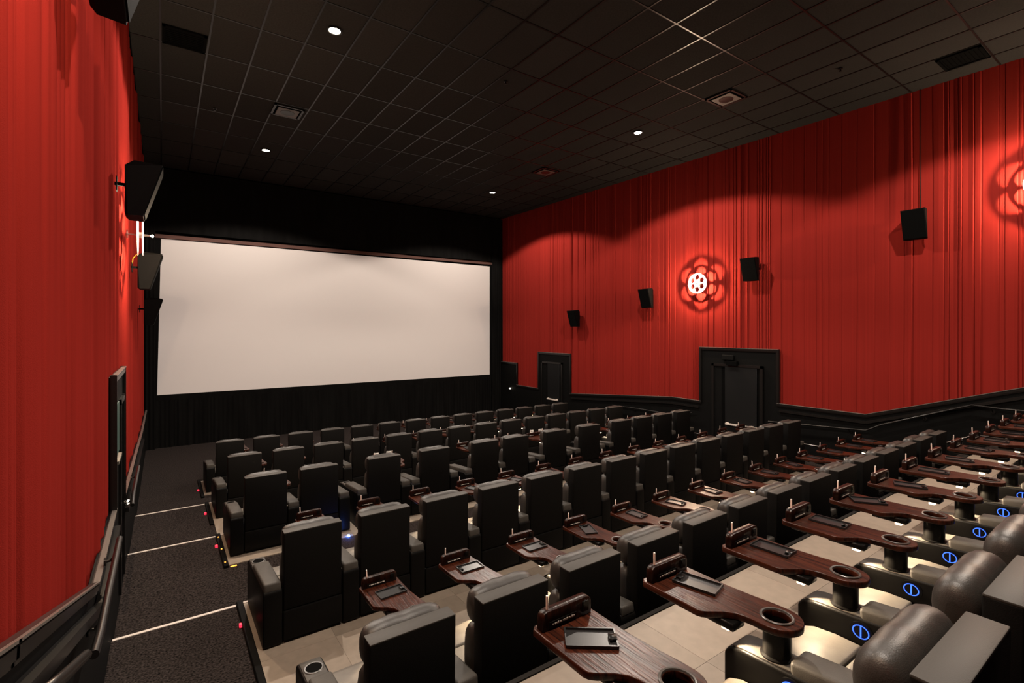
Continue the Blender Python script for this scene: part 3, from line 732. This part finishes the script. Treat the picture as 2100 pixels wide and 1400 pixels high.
def tray_mesh():
    def f(b):
        L, W, h = .10, .058, .012
        add_box(b, -L, L, -W, W, 0, .003)
        for a0, a1 in (((-L, -W, h/2), (L, -W, h/2)), ((-L, W, h/2), (L, W, h/2))): bar(b, a0, a1, .006, h)
        for a0, a1 in (((-L, -W, h/2), (-L, W, h/2)), ((L, -W, h/2), (L, W, h/2))): bar(b, a0, a1, .006, h)
    return bm_mesh(f, M['tray'], None)
M['tray'] = mat('tray_plastic', (.013, .013, .0135), .32, spec=.45)
ME['tray'] = tray_mesh()
ME['clip'] = bm_mesh(lambda b: (add_box(b, .07, .103, -.02, .02, .010, .015, .002, 1), add_box(b, .072, .082, -.024, .024, .004, .011)), M['plastic'])
ME['pencil'] = bm_mesh(lambda b: (add_cyl(b, (0, 0, .024), .005, .054, 8),), M['pencil'], None)
ME['pencil_tip'] = bm_mesh(lambda b: (add_cyl(b, (0, 0, .053), .0047, .006, 8),), M['white'], None)
ME['card'] = bm_mesh(lambda b: add_box(b, -.045, .045, -.002, .002, 0, .05), M['white'], None)
def cardprint(b):
    x = -.030
    for k in range(8):
        add_box(b, x, x+.005, -.003, -.002, .018, .018+.010+.006*(k % 3 == 0)); x += .0075
ME['card_print'] = bm_mesh(cardprint, M['plastic'], None)
TABLE_LAMP = bpy.data.lights.new('table_lamp_beam', 'SPOT'); TABLE_LAMP.energy = TABLE_W; TABLE_LAMP.color = (1, .76, .50)
TABLE_LAMP.spot_size = math.radians(100); TABLE_LAMP.spot_blend = .15; TABLE_LAMP.shadow_soft_size = .012
pt = build_table(); pd = build_table(True)
tray0 = None; pen0 = None; usedS = usedD = False
def world_of(t, v): return t.location + Matrix.Rotation(t.rotation_euler.z, 3, 'Z') @ Vector(v)
# hand-set tray poses for the nearest tables: offset from cup centre, yaw
TRAYS = {(5, 0): (-.09, .345, -.64), (5, 1): (-.045, .36, 1.83), (5, 2): (-.035, .35, -1.50), (5, 3): (-.03, .34, -1.5), (5, 4): (-.06, .36, -.9), (4, 0): (-.06, .33, .05), (4, 1): (-.05, .33, 3.1), (4, 2): (-.06, .33, 0), (4, 3): (-.08, .33, 1.2), (4, 4): (-.05, .33, -1.5)}
def place_table(r, i, x, y, z, where, double=False, swing=0.0):
    global usedS, usedD, tray0, pen0
    if double:
        t = pd if not usedD else copy_tree(pd); usedD = True
    else:
        t = pt if not usedS else copy_tree(pt); usedS = True
    t.location = (x, y, z+.457); t.rotation_euler = (0, 0, swing)
    tag(t, ('wide double dark wood table ' if double else 'dark red wood swivel table ') + where, 'table', 'swivel tables in the ' + ROWS[r][0])
    top = .135+TT+.0015
    dx, dy, a = TRAYS.get((r, i), (-.07+rnd.uniform(-.02, .015), .33+rnd.uniform(-.02, .02), -1.5+rnd.uniform(-.35, .35) + (PI if rnd.random() < .35 else 0)))
    if double: dx, dy = .12, .30
    if tray0 is None:
        tray0 = empty('bill_tray', (0, 0, 0)); obj('tray', ME['tray'], None, tray0); obj('clip', ME['clip'], None, tray0); tr = tray0
    else: tr = copy_tree(tray0)
    tr.location = world_of(t, (dx, dy, top)); tr.rotation_euler = (0, 0, swing+a)
    tag(tr, 'black plastic bill tray on the table ' + where, 'tray', 'bill trays in the ' + ROWS[r][0])
    for px in ((-.16, .16) if double else (-.185,)):
        if pen0 is None:
            pen0 = empty('pencil', (0, 0, 0)); obj('shaft', ME['pencil'], None, pen0); obj('tip', ME['pencil_tip'], None, pen0); pe = pen0
        else: pe = copy_tree(pen0)
        pe.location = world_of(t, (px, .455 if double else .505, .135+TT+.079)); pe.rotation_euler = (rnd.uniform(-.05, .05), rnd.uniform(-.05, .05), 0)
        wh = where if not double else where + (', left one' if px < 0 else ', right one')
        tag(pe, 'upright pencil in the table ' + wh, 'pencil', 'pencils in the ' + ROWS[r][0])
    return t
NOC = {1, 2, 3, 5, 6, 7}
for (r, i, x, y, z, rn, o_) in seats:
    if r == 2 and i in (1, 2, 3, 5, 6, 7): continue
    sw = rnd.uniform(-.03, .03) if r < 5 else rnd.uniform(-.012, .012)
    place_table(r, i, x+.59, y+.74, z, 'at the %s seat, %s' % (o_, rn), False, sw)
for (i, rn) in ((2, 0), (5, 1), (6, 2)):
    xa = CX_[i]+.59; xb = CX_[i+1]-.09; yc = 7.20+.74; z = -2.91+ZO+.0135
    t = place_table(2, i, (xa+xb)/2, yc, z, 'between the %s and %s seats, third row' % (ORD[i], ORD[i+1]), True, 0)
    if i in (2, 6):
        for k, s in ((-.13, 'left'), (.10, 'right')):
            c = empty('reserved_card', world_of(t, (k, .455, .135+TT+.079)), rnd.uniform(-.05, .05))
            obj('card', ME['card'], None, c); obj('print', ME['card_print'], None, c)
            tag(c, 'small white card, %s one, on the table between the %s and %s seats' % (s, ORD[i], ORD[i+1]), 'card', 'white cards on the double tables')

# ------------------------------------------------------------------ floor level lights
def led(name, label, p, s, m_, grp):
    o = obj(name, box(-s[0]/2, s[0]/2, -s[1]/2, s[1]/2, -s[2]/2, s[2]/2, .002, 1), M[m_]); o.location = (p[0], p[1], p[2]+ZO); tag(o, label, 'light', grp)
g = 'red step lights along the left aisle'
led('step_light', 'red step light nearest the camera on the left aisle kerb', (.592, 5.25, -2.762), (.02, .035, .03), 'red_led', g)
led('step_light', 'second nearest red step light on the left aisle kerb', (.583, 7.68, -2.893), (.03, .04, .03), 'red_led', g)
led('step_light', 'third nearest red step light on the left aisle kerb', (.579, 9.70, -3.068), (.03, .04, .03), 'red_led', g)
led('step_light', 'small red step light farthest down the left aisle', (.583, 11.85, -3.253), (.03, .04, .025), 'red_led', g)
g = 'amber dots on the left aisle kerb'
for (y, l) in ((7.95, 'farthest'), (7.50, 'middle'), (7.05, 'nearest')):
    led('amber_light', '%s of three small amber lights on the left aisle kerb' % l, (.628, y, -2.873), (.016, .022, .008), 'orange_led', g)
led('light_strip', 'thin orange light strip on the floor edge behind the third row', (.71, 6.95, -2.903), (.07, .012, .01), 'orange_led', None)
led('floor_light', 'small blue light on the floor between seats of the third row', (2.12, 7.0, -2.885), (.03, .03, .02), 'blue_spot', None)
led('floor_light', 'small orange light low between two seats of the fourth row', (3.52, 5.35, -2.30), (.05, .02, .012), 'orange_led', None)
